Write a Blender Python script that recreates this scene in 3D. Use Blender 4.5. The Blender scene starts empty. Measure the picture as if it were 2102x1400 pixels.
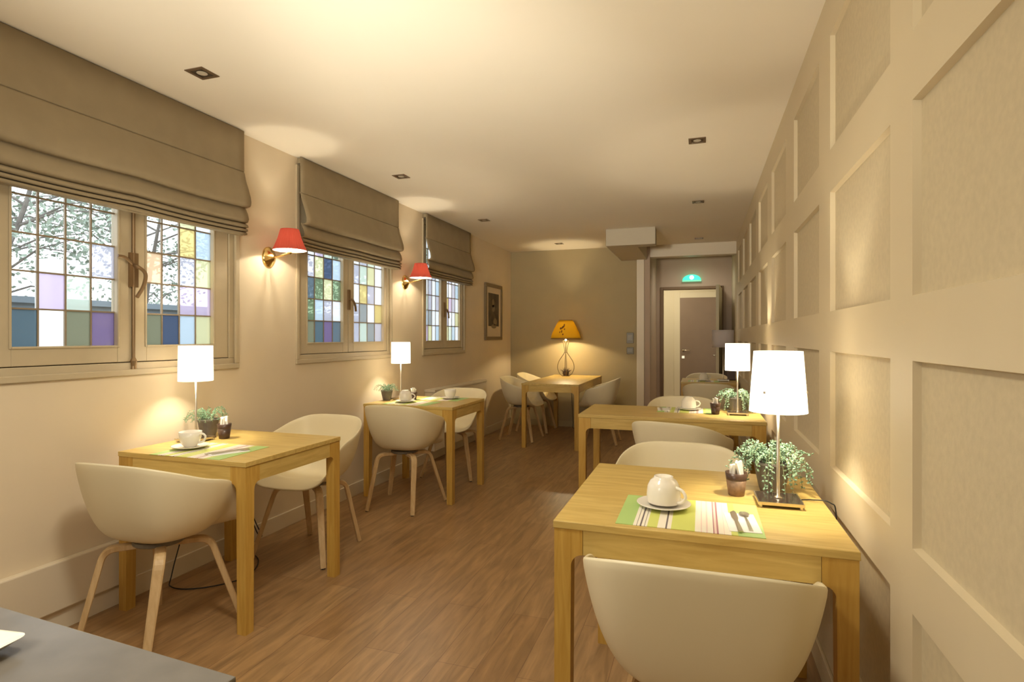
import bpy, bmesh, math, random
from mathutils import Vector, Matrix
random.seed(7)
S = bpy.context.scene
C = S.collection
PI = math.pi

# ------------------------------------------------------------------ camera, world, exposure, added fill lights, hallway lamp
FPX, HY = 1165.0, 691.0
cam_d = bpy.data.cameras.new('camera'); cam = bpy.data.objects.new('camera', cam_d); C.objects.link(cam)
cam_d.sensor_width = 36.0; cam_d.lens = FPX / 2102 * 36.0
cam_d.shift_y = -(HY - 700.0) / 2102 * -1.0
cam_d.clip_start = 0.02
cam.location = (0, 0, 1.285); cam.rotation_euler = (PI/2, 0, math.radians(18.42))
S.camera = cam
S.view_settings.view_transform = 'Standard'; S.view_settings.look = 'None'
S.view_settings.gamma = 1.0; S.view_settings.use_curve_mapping = False
S.view_settings.exposure = 1.25

w = bpy.data.worlds.new('sky'); S.world = w; w.use_nodes = True
bg = w.node_tree.nodes['Background']
bg.inputs[0].default_value = (0.86, 0.93, 1.0, 1); bg.inputs[1].default_value = 1.6

def point_light(name, loc, watts, col=(1, .82, .60), r=.12, parent=None):
    l = bpy.data.lights.new(name, 'POINT'); l.energy = watts; l.color = col; l.shadow_soft_size = r
    o = bpy.data.objects.new(name, l); C.objects.link(o); o.location = loc
    if parent: o.parent = parent
    return o
# unseen point and spot fills added around the camera to brighten the room
point_light('fill_point_light', (-1.15, -.1, 1.6), 14, (1, .955, .81), .30)
def fill_spot(loc, aim, watts, size=125, col=(1, .955, .81)):  # added fill light without a fixture, aimed freely
    l = bpy.data.lights.new('fill_spot_light', 'SPOT'); l.energy = watts; l.color = col
    l.spot_size = math.radians(size); l.spot_blend = 1.0; l.shadow_soft_size = .15
    o = bpy.data.objects.new('fill_spot_light', l); C.objects.link(o); o.location = loc
    o.rotation_euler = Vector(aim).to_track_quat('-Z', 'Y').to_euler()
fill_spot((-.55, -.25, 1.45), (-.06, 1, .40), 60, 84)
fill_spot((-1.75, .10, 1.45), (.10, 1, .40), 38, 80)
fill_spot((-1.1, -.3, 1.5), (-.02, 1, .23), 185, 44)
# fill spot added out of sight behind the lintel to brighten the corridor
fill_spot((-.10, 8.52, 2.50), (0, .15, -1), 13, 160)
# broad downward fill added above the frame for the near tables and wall
fill_spot((-1.05, 1.10, 2.44), (-.05, .12, -1), 36, 165)
# hallway lamp beyond the doorway
point_light('hallway_light', (-0.9, 10.4, 2.2), 17, (1, .90, .70), .2)

# ------------------------------------------------------------------ materials
MATS = {}
def nodes(m):
    m.use_nodes = True
    return m.node_tree.nodes, m.node_tree.links, m.node_tree.nodes['Principled BSDF']
def mat(name, col, rough=.6, metal=0, noise=0, scale=20, bump=0, spec=.5, trans=0, emit=None, es=0, coat=0):
    m = bpy.data.materials.new(name); N, L, P = nodes(m)
    P.inputs['Base Color'].default_value = (*col, 1); P.inputs['Roughness'].default_value = rough
    P.inputs['Metallic'].default_value = metal; P.inputs['Specular IOR Level'].default_value = spec
    P.inputs['Transmission Weight'].default_value = trans
    P.inputs['Coat Weight'].default_value = coat
    if emit: P.inputs['Emission Color'].default_value = (*emit, 1); P.inputs['Emission Strength'].default_value = es
    if noise or bump:
        tc = N.new('ShaderNodeTexCoord'); n = N.new('ShaderNodeTexNoise'); n.inputs['Scale'].default_value = scale
        n.inputs['Detail'].default_value = 4
        L.new(tc.outputs['Object'], n.inputs['Vector'])
        if noise:
            r = N.new('ShaderNodeValToRGB')
            r.color_ramp.elements[0].position = .3; r.color_ramp.elements[1].position = .7
            r.color_ramp.elements[0].color = (*[c*(1-noise) for c in col], 1)
            r.color_ramp.elements[1].color = (*[min(1, c*(1+noise)) for c in col], 1)
            L.new(n.outputs['Fac'], r.inputs[0]); L.new(r.outputs[0], P.inputs['Base Color'])
        if bump:
            b = N.new('ShaderNodeBump'); b.inputs['Strength'].default_value = bump; b.inputs['Distance'].default_value = .004
            L.new(n.outputs['Fac'], b.inputs['Height']); L.new(b.outputs[0], P.inputs['Normal'])
    MATS[name] = m; return m
def wood(name, c1, c2, stretch=(2, 30, 30), rough=.38, spec=.5):
    m = bpy.data.materials.new(name); N, L, P = nodes(m)
    tc = N.new('ShaderNodeTexCoord'); mp = N.new('ShaderNodeMapping'); mp.inputs['Scale'].default_value = stretch
    n = N.new('ShaderNodeTexNoise'); n.inputs['Scale'].default_value = 1.6; n.inputs['Detail'].default_value = 7
    n.inputs['Distortion'].default_value = .7
    r = N.new('ShaderNodeValToRGB'); r.color_ramp.elements[0].position = .32; r.color_ramp.elements[1].position = .68
    r.color_ramp.elements[0].color = (*c1, 1); r.color_ramp.elements[1].color = (*c2, 1)
    L.new(tc.outputs['Object'], mp.inputs[0]); L.new(mp.outputs[0], n.inputs['Vector'])
    L.new(n.outputs['Fac'], r.inputs[0]); L.new(r.outputs[0], P.inputs['Base Color'])
    P.inputs['Roughness'].default_value = rough; P.inputs['Specular IOR Level'].default_value = spec
    MATS[name] = m; return m

WALL = mat('cream_wall', (.74, .62, .45), .75, noise=.02, scale=3, bump=.05)
CEIL = mat('ceiling_paint', (.86, .78, .65), .85, noise=.012, scale=2)
PANEL = mat('panel_paint', (.66, .555, .375), .55, noise=.015, scale=4)
PANELF = mat('panel_fabric', (.58, .485, .32), .8, noise=.05, scale=60, bump=.15)
TAUPE = mat('taupe_wall', (.40, .32, .18), .8, noise=.03, scale=3)
PINKT = mat('corridor_wall', (.50, .375, .28), .8, noise=.02, scale=3)
TRIM2 = mat('box_paint', (.52, .45, .34), .8)
TRIM = mat('trim_paint', (.72, .62, .47), .45)
FRAMEP = mat('window_frame_paint', (.52, .43, .29), .45, noise=.03, scale=12)
BLIND = mat('blind_fabric', (.335, .265, .165), .9, noise=.05, scale=9, bump=.1)
SHELL = mat('chair_plastic', (.80, .70, .48), .38, noise=.01, scale=3)
OAK = wood('oak_veneer', (.52, .345, .095), (.66, .475, .155), (3, 30, 30), .36)
OAKY = wood('oak_veneer_deep', (.52, .345, .095), (.66, .475, .155), (30, 3, 30), .36)
OAKZ = wood('oak_upright', (.50, .28, .05), (.62, .38, .085), (34, 34, 2.5), .40)
BEECH = wood('beech_leg', (.52, .34, .16), (.64, .45, .24), (30, 30, 3), .42)
BRASS = mat('brass', (.80, .56, .22), .18, 1)
CHROME = mat('brushed_steel', (.72, .66, .56), .28, 1)
IRON = mat('iron_wire', (.20, .15, .08), .5, .6)
BLACKG = mat('dark_glossy', (.05, .035, .025), .12)
BLACK = mat('black_rubber', (.012, .012, .012), .5)
POT = mat('zinc_pot', (.17, .15, .13), .55, .3, noise=.15, scale=25)
PORC = mat('white_porcelain', (.86, .80, .70), .14)
PAPER = mat('white_paper', (.85, .82, .78), .7)
GREY = mat('grey_worktop', (.15, .132, .112), .32, noise=.10, scale=22)
GREYS = mat('grey_worktop_side', (.18, .155, .13), .5)
DOORB = mat('door_paint', (.20, .135, .08), .45, noise=.04, scale=4)
HALL = mat('hall_paint', (.62, .56, .40), .7)
DKWOOD = mat('door_frame_brown', (.18, .10, .04), .5)
GREEN = mat('trailing_leaf', (.26, .40, .27), .5, noise=.25, scale=40)
GREEN2 = mat('fine_leaf', (.16, .29, .18), .5, noise=.3, scale=40)
DKPL = mat('dry_succulent', (.10, .06, .045), .7, noise=.3, scale=40)
SACHET = mat('sugar_sachet', (.85, .82, .75), .5)
WICK = mat('tumbler_wood', (.22, .13, .07), .6, noise=.3, scale=60)
TUMB = mat('tumbler_dark', (.075, .04, .025), .3)
LEAD = mat('lead_came', (.33, .26, .18), .5, .3)
STEMG = mat('stem_green', (.25, .28, .14), .6)

def shade_mat(name, col, tr=.5, emit=0.0, dens=1.0):
    m = bpy.data.materials.new(name); m.use_nodes = True; N, L = m.node_tree.nodes, m.node_tree.links; N.clear()
    o = N.new('ShaderNodeOutputMaterial'); d = N.new('ShaderNodeBsdfDiffuse'); t = N.new('ShaderNodeBsdfTranslucent')
    mx = N.new('ShaderNodeMixShader'); mx.inputs[0].default_value = tr
    d.inputs[0].default_value = (*col, 1); t.inputs[0].default_value = (*[c*dens for c in col], 1)
    L.new(d.outputs[0], mx.inputs[1]); L.new(t.outputs[0], mx.inputs[2])
    if emit:
        e = N.new('ShaderNodeEmission'); e.inputs[0].default_value = (*col, 1); e.inputs[1].default_value = emit
        a = N.new('ShaderNodeAddShader'); L.new(mx.outputs[0], a.inputs[0]); L.new(e.outputs[0], a.inputs[1]); L.new(a.outputs[0], o.inputs[0])
    else: L.new(mx.outputs[0], o.inputs[0])
    MATS[name] = m; return m
SHADE = shade_mat('lit_white_shade', (1, .93, .78), .5, .75, .5)
SHADEG = shade_mat('unlit_grey_shade', (.72, .66, .66), .3)
SHRED = shade_mat('red_pleated_shade', (.46, .085, .055), .5, 0, .55)
SHIN = shade_mat('shade_lining', (.95, .88, .75), .1, .6)
SHYEL = shade_mat('yellow_parchment', (.68, .47, .05), .5, 0, .46)

def glass_mat(name, col, opal=0.0):
    m = bpy.data.materials.new(name); m.use_nodes = True; N, L = m.node_tree.nodes, m.node_tree.links; N.clear()
    o = N.new('ShaderNodeOutputMaterial'); t = N.new('ShaderNodeBsdfTransparent'); g = N.new('ShaderNodeBsdfGlossy')
    t.inputs[0].default_value = (*col, 1); g.inputs[1].default_value = .05
    mx = N.new('ShaderNodeMixShader'); mx.inputs[0].default_value = .05
    last = t
    if opal:
        q = N.new('ShaderNodeBsdfTranslucent'); q.inputs[0].default_value = (*col, 1)
        m2 = N.new('ShaderNodeMixShader'); m2.inputs[0].default_value = opal
        L.new(t.outputs[0], m2.inputs[1]); L.new(q.outputs[0], m2.inputs[2]); last = m2
    L.new(last.outputs[0], mx.inputs[1]); L.new(g.outputs[0], mx.inputs[2]); L.new(mx.outputs[0], o.inputs[0])
    MATS[name] = m; return m
GL = {
 'c': glass_mat('clear_pane', (.95, .97, .98)),
 'w': glass_mat('white_pane', (.88, .90, .92), .55),
 'l': glass_mat('lilac_pane', (.78, .72, .83), .4),
 'L': glass_mat('lavender_pane', (.74, .74, .80), .4),
 'p': glass_mat('purple_pane', (.42, .36, .50), .5),
 'y': glass_mat('yellow_pane', (.80, .72, .46), .5),
 'Y': glass_mat('pale_yellow_pane', (.80, .80, .62), .5),
 'g': glass_mat('pale_green_pane', (.80, .86, .80), .4),
 'o': glass_mat('olive_pane', (.46, .47, .38), .5),
 'b': glass_mat('blue_pane', (.26, .31, .40), .5),
 'B': glass_mat('pale_blue_pane', (.68, .76, .82), .6),
 't': glass_mat('teal_pane', (.34, .42, .46), .35),
 'G': glass_mat('grey_pane', (.52, .54, .54), .7),
 'r': glass_mat('peach_pane', (.90, .76, .60), .5),
 's': glass_mat('slate_pane', (.36, .42, .46), .45),
 'd': glass_mat('green_pane', (.46, .54, .42), .3),
}

# ------------------------------------------------------------------ helpers
def bm_obj(name, bm, m, parent=None, smooth=False, loc=None, bevel=0):
    if smooth:
        for f in bm.faces: f.smooth = True
    me = bpy.data.meshes.new(name); bm.normal_update(); bm.to_mesh(me); bm.free()
    for mm in (m if isinstance(m, (list, tuple)) else [m]): me.materials.append(mm)
    o = bpy.data.objects.new(name, me); C.objects.link(o)
    if parent: o.parent = parent
    if loc: o.location = loc
    if bevel:
        b = o.modifiers.new('bevel', 'BEVEL'); b.width = bevel; b.segments = 2; b.limit_method = 'ANGLE'
        b.angle_limit = math.radians(40)
    return o
def bx(bm, x0, x1, y0, y1, z0, z1, mi=0):
    vs = [bm.verts.new(p) for p in ((x0,y0,z0),(x1,y0,z0),(x1,y1,z0),(x0,y1,z0),(x0,y0,z1),(x1,y0,z1),(x1,y1,z1),(x0,y1,z1))]
    for f in ((3,2,1,0),(4,5,6,7),(0,1,5,4),(1,2,6,5),(2,3,7,6),(3,0,4,7)):
        bm.faces.new([vs[i] for i in f]).material_index = mi
    return vs
def lathe(bm, prof, seg=32, c=(0,0), mi=0, caps=True, wob=None):
    rings = []
    for r, z in prof:
        ring = []
        for k in range(seg):
            a = 2*PI*k/seg; rr = r*(wob(k) if wob else 1)
            ring.append(bm.verts.new((c[0]+rr*math.cos(a), c[1]+rr*math.sin(a), z)))
        rings.append(ring)
    for A, B in zip(rings, rings[1:]):
        for k in range(seg):
            bm.faces.new((A[k], A[(k+1) % seg], B[(k+1) % seg], B[k])).material_index = mi
    if caps:
        if prof[0][0] > 1e-4: bm.faces.new(rings[0][::-1]).material_index = mi
        if prof[-1][0] > 1e-4: bm.faces.new(rings[-1]).material_index = mi
def sweep(bm, pts, half, ref=None, prof=None, closed=False, mi=0):
    """sweep a cross-section along pts; half = list/number of (a,b) half sizes; prof = unit section points"""
    pts = [Vector(p) for p in pts]; n = len(pts); rings = []
    if prof is None: prof = [(math.cos(2*PI*k/8), math.sin(2*PI*k/8)) for k in range(8)]
    prev = None
    for i, p in enumerate(pts):
        t = (pts[min(i+1, n-1)] - pts[max(i-1, 0)]).normalized()
        if ref is not None: u = Vector(ref)
        elif prev is not None: u = prev
        else: u = Vector((0, 0, 1)) if abs(t.z) < .9 else Vector((1, 0, 0))
        s = t.cross(u).normalized(); u = s.cross(t).normalized(); prev = u
        h = half[i] if isinstance(half, list) else half
        if not isinstance(h, tuple): h = (h, h)
        rings.append([bm.verts.new(p + s*h[0]*a + u*h[1]*b) for a, b in prof])
    m = len(prof)
    for A, B in zip(rings, rings[1:]):
        for k in range(m): bm.faces.new((A[k], A[(k+1) % m], B[(k+1) % m], B[k])).material_index = mi
    bm.faces.new(rings[0][::-1]).material_index = mi; bm.faces.new(rings[-1]).material_index = mi
RECT = [(-1,-.7),(-.7,-1),(.7,-1),(1,-.7),(1,.7),(.7,1),(-.7,1),(-1,.7)]
def spline(P, n=8):
    P = [Vector(p) for p in P]; out = []
    Q = [P[0]*2-P[1]] + P + [P[-1]*2-P[-2]]
    for i in range(1, len(Q)-2):
        a, b, c, d = Q[i-1:i+3]
        for k in range(n):
            t = k/n
            out.append(.5*((2*b)+(c-a)*t+(2*a-5*b+4*c-d)*t*t+(3*b-a-3*c+d)*t**3))
    out.append(P[-1]); return out
def empty(name, loc=(0,0,0), rz=0):
    o = bpy.data.objects.new(name, None); C.objects.link(o); o.location = loc; o.rotation_euler = (0,0,rz)
    o.empty_display_size = .1; return o
def tag(o, label=None, cat=None, group=None, kind=None):
    if label: o['label'] = label
    if cat: o['category'] = cat
    if group: o['group'] = group
    if kind: o['kind'] = kind
    return o
def struct(name, bm, m, **k):
    o = bm_obj(name, bm, m, **k); o['kind'] = 'structure'; return o
def copy_tree(o, parent=None):
    c = o.copy(); C.objects.link(c); c.parent = parent
    for ch in list(o.children): copy_tree(ch, c)
    return c

# ------------------------------------------------------------------ room shell
XL, XR, H, YB = -2.668, .438, 2.53, 7.95
Y0 = -3.0
bm = bmesh.new(); bx(bm, XL-.3, XR+.4, Y0-.2, 12.2, -.08, 0)
m = bpy.data.materials.new('laminate_floor'); N, L, P = nodes(m)
tc = N.new('ShaderNodeTexCoord'); sp = N.new('ShaderNodeSeparateXYZ'); cb = N.new('ShaderNodeCombineXYZ')
L.new(tc.outputs['Object'], sp.inputs[0]); L.new(sp.outputs[1], cb.inputs[0]); L.new(sp.outputs[0], cb.inputs[1])
br = N.new('ShaderNodeTexBrick'); br.inputs['Scale'].default_value = 1.0
br.inputs['Brick Width'].default_value = 1.25; br.inputs['Row Height'].default_value = .165
br.inputs['Mortar Size'].default_value = .0018; br.inputs['Mortar Smooth'].default_value = .3
br.inputs['Color1'].default_value = (.325, .185, .080, 1); br.inputs['Color2'].default_value = (.40, .245, .115, 1)
br.inputs['Mortar'].default_value = (.24, .13, .065, 1); br.offset = .37
L.new(cb.outputs[0], br.inputs['Vector'])
mp = N.new('ShaderNodeMapping'); mp.inputs['Scale'].default_value = (3.2, 26, 1)
L.new(cb.outputs[0], mp.inputs[0])
nz = N.new('ShaderNodeTexNoise'); nz.inputs['Scale'].default_value = 1.1; nz.inputs['Detail'].default_value = 8; nz.inputs['Distortion'].default_value = 1.0
L.new(mp.outputs[0], nz.inputs['Vector'])
rp = N.new('ShaderNodeValToRGB'); rp.color_ramp.elements[0].position = .28; rp.color_ramp.elements[1].position = .72
rp.color_ramp.elements[0].color = (.62, .60, .58, 1); rp.color_ramp.elements[1].color = (1.15, 1.12, 1.08, 1)
L.new(nz.outputs['Fac'], rp.inputs[0])
mx = N.new('ShaderNodeMix'); mx.data_type = 'RGBA'; mx.blend_type = 'MULTIPLY'; mx.inputs[0].default_value = 1
L.new(br.outputs[0], mx.inputs[6]); L.new(rp.outputs[0], mx.inputs[7]); L.new(mx.outputs[2], P.inputs['Base Color'])
P.inputs['Roughness'].default_value = .34; P.inputs['Specular IOR Level'].default_value = .5
FLOOR = m
struct('floor', bm, FLOOR)

bm = bmesh.new(); bx(bm, XL-.3, XR+.4, Y0-.2, 12.2, H, H+.1)
struct('ceiling', bm, CEIL)

WINS = [  # opening y0,y1 and the two glazed areas
    (1.400, 2.727, (1.557, 2.003), (2.155, 2.572)),
    (3.277, 4.530, (3.400, 3.825), (3.970, 4.430)),
    (5.159, 6.205, (5.250, 5.600), (5.750, 6.110))]
WZ0, WZ1 = 1.112, 2.480
GZ0, GZ1 = 1.243, 2.360
bm = bmesh.new()
bx(bm, XL-.22, XL, Y0, YB, 0, WZ0); bx(bm, XL-.22, XL, Y0, YB, WZ1, H)
ys = [Y0] + [v for wn in WINS for v in wn[:2]] + [YB]
for a, b in zip(ys[::2], ys[1::2]): bx(bm, XL-.22, XL, a, b, WZ0, WZ1)
struct('wall_left', bm, WALL)
bm = bmesh.new(); bx(bm, XL-.22, XR+.2, Y0-.15, Y0, 0, H); struct('wall_near', bm, WALL)

# panelled right wall
bm = bmesh.new(); xf, xb = XR, XR+.016
cols = [(-2.85,-2.17),(-1.95,-1.27),(-1.06,-.38),(-.14,.54),(.77,1.452),(1.605,2.285),(2.485,3.120),(3.40,4.06),(4.30,4.94),(5.18,5.84),(6.06,6.72),(6.95,7.61)]
rows = [(.26, .680), (.822, 1.232), (1.375, 1.802), (1.952, 2.362)]
yy = [Y0] + [v for c in cols for v in c] + [9.3]; zz = [0] + [v for r in rows for v in r] + [H]
def quad(p, mi=0):
    f = bm.faces.new([bm.verts.new(q) for q in p]); f.material_index = mi
for i in range(len(yy)-1):
    for j in range(len(zz)-1):
        a, b, c, d = yy[i], yy[i+1], zz[j], zz[j+1]
        if i % 2 and j % 2:
            e = .004
            A = [(xf,a,c),(xf,a,d),(xf,b,d),(xf,b,c)]; B = [(xb,a+e,c+e),(xb,a+e,d-e),(xb,b-e,d-e),(xb,b-e,c+e)]
            for k in range(4): quad([A[k], A[(k+1)%4], B[(k+1)%4], B[k]])
            quad(B, 1)
        else: quad([(xf,a,c),(xf,a,d),(xf,b,d),(xf,b,c)])
bmesh.ops.remove_doubles(bm, verts=bm.verts, dist=1e-5)
bmesh.ops.recalc_face_normals(bm, faces=bm.faces)
bx(bm, XR+.03, XR+.2, Y0, 9.3, 0, H)
struct('wall_right', bm, [PANEL, PANELF])
bm = bmesh.new(); bx(bm, XR-.012, XR, Y0, 9.15, 0, .10); struct('baseboard_right', bm, PANEL, bevel=.003)
bm = bmesh.new(); bx(bm, XL, XL+.014, Y0, YB, 0, .10); struct('baseboard_left', bm, TRIM, bevel=.003)
bm = bmesh.new(); bx(bm, XL, XL+.038, Y0, 2.02, .10, .312); struct('trim_1', bm, TRIM, bevel=.006)

# far taupe wall, corner pier, ceiling box, lintel
bm = bmesh.new(); bx(bm, XL-.22, -.83, YB, YB+.2, 0, H); struct('wall_back', bm, TAUPE)
bm = bmesh.new(); bx(bm, XL, -.83, YB-.012, YB, 0, .09); struct('baseboard_back', bm, TAUPE)
bm = bmesh.new(); bx(bm, -.83, -.66, YB-.03, 9.15, 0, H); struct('trim_2', bm, PINKT)
bm = bmesh.new(); bx(bm, -.835, -.735, YB-.05, YB-.03, 0, H); struct('trim_3', bm, TRIM, bevel=.004)
bm = bmesh.new(); bx(bm, -1.05, -.49, 6.60, 6.78, 2.335, H); bx(bm, -1.05, -.70, 6.78, YB, 2.335, H)
struct('trim_4', bm, TRIM2, bevel=.004)
bm = bmesh.new(); bx(bm, -.66, XR, YB, YB+.16, 2.37, H); struct('trim_5', bm, TRIM)
# corridor end wall with the doorway
DY = 9.15
bm = bmesh.new(); bx(bm, -.83, -.585, DY, DY+.14, 0, H); bx(bm, .30, XR+.2, DY, DY+.14, 0, H); bx(bm, -.585, .30, DY, DY+.14, 2.04, H)
struct('wall_far', bm, PINKT)
bm = bmesh.new()
bx(bm, -.600, -.560, DY-.02, DY+.15, 0, 2.055); bx(bm, -.56, .30, DY-.02, DY+.15, 2.015, 2.055); bx(bm, .285, .32, DY-.02, DY+.15, 0, 2.055)
struct('trim_6', bm, DKWOOD, bevel=.003)
# open door leaf, hinged on the right, swung into the corridor
d1 = empty('door_1', (.285, DY-.02, 0), math.radians(-95)); d1['kind'] = 'structure'
bm = bmesh.new(); bx(bm, 0, .80, -.02, .02, .01, 2.01); bm_obj('door_leaf', bm, HALL, d1, bevel=.003)
bm = bmesh.new(); sweep(bm, [(.73,-.02,1.02),(.73,-.06,1.02),(.62,-.065,1.02)], .009); bm_obj('door_handle', bm, CHROME, d1, smooth=True)
# hall beyond
bm = bmesh.new(); bx(bm, -2.6, XR+.5, 11.6, 11.75, 0, H); bx(bm, -2.75, -2.6, 9.29, 11.6, 0, H); bx(bm, XR+.35, XR+.5, 9.29, 11.6, 0, H)
bx(bm, -2.6, -.83, 9.29, 9.4, 0, H)
struct('wall_hall', bm, HALL)
bm = bmesh.new(); bx(bm, -2.6, XR+.3, 11.585, 11.6, 0, .13); struct('baseboard_hall', bm, HALL, bevel=.003)
bm = bmesh.new(); bx(bm, -.50, -.39, 11.56, 11.6, 0, 2.15); bx(bm, .42, .50, 11.56, 11.6, 0, 2.15); bx(bm, -.39, .42, 11.56, 11.6, 2.04, 2.15)
struct('trim_7', bm, HALL, bevel=.004)
d2 = empty('door_2', (.42, 11.585, 0)); d2['kind'] = 'structure'
bm = bmesh.new(); bx(bm, -.81, 0, -.02, .01, .01, 2.04); bm_obj('door_leaf', bm, DOORB, d2, bevel=.003)
bm = bmesh.new(); lathe(bm, [(.026,0),(.026,.012),(.012,.014),(.012,.05)], 20)
bmesh.ops.rotate(bm, verts=bm.verts, cent=(0,0,0), matrix=Matrix.Rotation(PI/2, 3, 'X')); bmesh.ops.translate(bm, verts=bm.verts, vec=(-.75,-.02,1.02))
sweep(bm, [(-.75,-.06,1.02),(-.70,-.066,1.02),(-.63,-.066,1.018)], .009)
bm_obj('door_handle', bm, CHROME, d2, smooth=True)
bm = bmesh.new(); bx(bm, -.775, -.725, -.026, -.02, .86, .91); bm_obj('key_plate', bm, CHROME, d2)

# ------------------------------------------------------------------ windows
PAT = [
 [['t','c','o','p'],['c','l','g','c'],['c','c','c','L'],['c','c','c','c'],['c','c','c','c']],
 [['o','b','B','Y'],['c','c','l','l'],['r','c','L','Y'],['c','c','y','B'],['c','c','Y','w']],
 [['o','t','p','s'],['d','B','L','w'],['s','d','Y','d'],['L','Y','b','B'],['w','l','g','c']],
 [['L','g','G','L'],['L','G','w','y'],['w','y','L','w'],['L','g','Y','w'],['w','L','g','w']],
 [['l','Y','w','B'],['B','G','w','w'],['g','L','w','L'],['w','L','w','B'],['w','w','L','w']],
 [['Y','g','B','w'],['L','w','w','Y'],['y','l','L','w'],['w','w','L','B'],['w','L','w','w']]]
def window(n, y0, y1, ga, gb):
    bm = bmesh.new(); x0, x1 = XL-.07, XL-.006
    c = .045
    for (a, b, e, f) in ((y0, y1, WZ0, WZ0+c), (y0, y1, WZ1-c, WZ1), (y0, y0+c, WZ0+c, WZ1-c), (y1-c, y1, WZ0+c, WZ1-c)):
        bx(bm, x0, x1, a, b, e, f)
    c2 = c+.022
    for (a, b, e, f) in ((y0+c, y1-c, WZ0+c, WZ0+c2), (y0+c, y1-c, WZ1-c2, WZ1-c), (y0+c, y0+c2, WZ0+c2, WZ1-c2), (y1-c2, y1-c, WZ0+c2, WZ1-c2)):
        bx(bm, x0, XL-.057, a, b, e, f)
    m_ = (ga[1]+gb[0])/2; bx(bm, x0, XL-.057, m_-.02, m_+.02, WZ0+c2, WZ1-c2)
    # stepped casing proud of the wall
    o = .018
    for (a, b, e, f) in ((y0-o, y1+o, WZ0-o, WZ0+.012), (y0-o, y0+.012, WZ0+.012, WZ1), (y1-.012, y1+o, WZ0+.012, WZ1)):
        bx(bm, XL-.004, XL+.013, a, b, e, f)
    root = struct('window_%d' % n, bm, FRAMEP, bevel=.004)
    mid = (ga[1]+gb[0])/2
    for k, (g, s0, s1) in enumerate(((ga, y0+c+.003, mid-.003), (gb, mid+.003, y1-c-.003))):
        bm = bmesh.new(); sx0, sx1 = XL-.055, XL-.012
        z0, z1 = WZ0+c+.004, WZ1-c-.004
        bx(bm, sx0, sx1, s0, g[0], z0, z1); bx(bm, sx0, sx1, g[1], s1, z0, z1)
        bx(bm, sx0, sx1, g[0], g[1], z0, GZ0); bx(bm, sx0, sx1, g[0], g[1], GZ1, z1)
        # glazing beads
        b_ = .010
        for (a, b, e, f) in ((g[0]-b_, g[0], GZ0-b_, GZ1+b_), (g[1], g[1]+b_, GZ0-b_, GZ1+b_), (g[0], g[1], GZ0-b_, GZ0), (g[0], g[1], GZ1, GZ1+b_)):
            bx(bm, sx1, sx1+.005, a, b, e, f)
        sash = bm_obj('sash', bm, FRAMEP, root, bevel=.003)
        pat = PAT[(n-1)*2+k]; keys = sorted(set(q for r in pat for q in r) | set('cwBL'))
        bm = bmesh.new(); px = (g[1]-g[0])/4; pz = (GZ1-GZ0)/7; pat = pat + [['c','w','c','B'], ['w','c','L','c']]; gx = XL-.036
        for r in range(7):
            for q in range(4):
                a, b = g[0]+q*px, g[0]+(q+1)*px; e, f = GZ0+r*pz, GZ0+(r+1)*pz
                bx(bm, gx-.002, gx+.002, a, b, e, f, keys.index(pat[r][q]))
        bm_obj('leaded_glass', bm, [GL[q] for q in keys], sash)
        bm = bmesh.new(); t = .0035
        for q in range(1, 4): bx(bm, gx-.005, gx+.005, g[0]+q*px-t, g[0]+q*px+t, GZ0, GZ1)
        for r in range(1, 7): bx(bm, gx-.0052, gx+.0052, g[0], g[1], GZ0+r*pz-t, GZ0+r*pz+t)
        bm_obj('lead_cames', bm, LEAD, sash)
    # espagnolette bolt with handle
    xs = XL-.004
    bm = bmesh.new()
    if n == 1:
        lathe(bm, [(.0075, WZ0+.02), (.0075, 2.44)], 12, (xs, mid))
        lathe(bm, [(.0, 1.10),(.016, 1.105),(.013,1.14),(.016,1.165),(.006,1.185)], 12, (xs, mid))
        bx(bm, xs-.012, xs+.006, mid-.022, mid+.022, 1.53, 1.70)
        sweep(bm, spline([(xs, mid, 1.64), (xs+.03, mid, 1.63), (xs+.035, mid+.035, 1.60), (xs+.03, mid+.03, 1.54), (xs+.03, mid-.005, 1.48)], 5), .009)
        sweep(bm, spline([(xs, mid, 1.64), (xs+.012, mid-.05, 1.67), (xs+.006, mid-.085, 1.675)], 5), .008)
    else:
        bx(bm, xs-.012, xs+.006, mid-.014, mid+.014, 1.50, 1.66)
        sweep(bm, spline([(xs, mid, 1.58), (xs+.03, mid, 1.58), (xs+.035, mid+.03, 1.54), (xs+.03, mid+.05, 1.49)], 5), .009)
    bm_obj('window_bolt', bm, mat('bolt_bronze_%d' % n, (.30, .20, .11), .4, .7), root, smooth=False)
for i, wn in enumerate(WINS): window(i+1, *wn)

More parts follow.
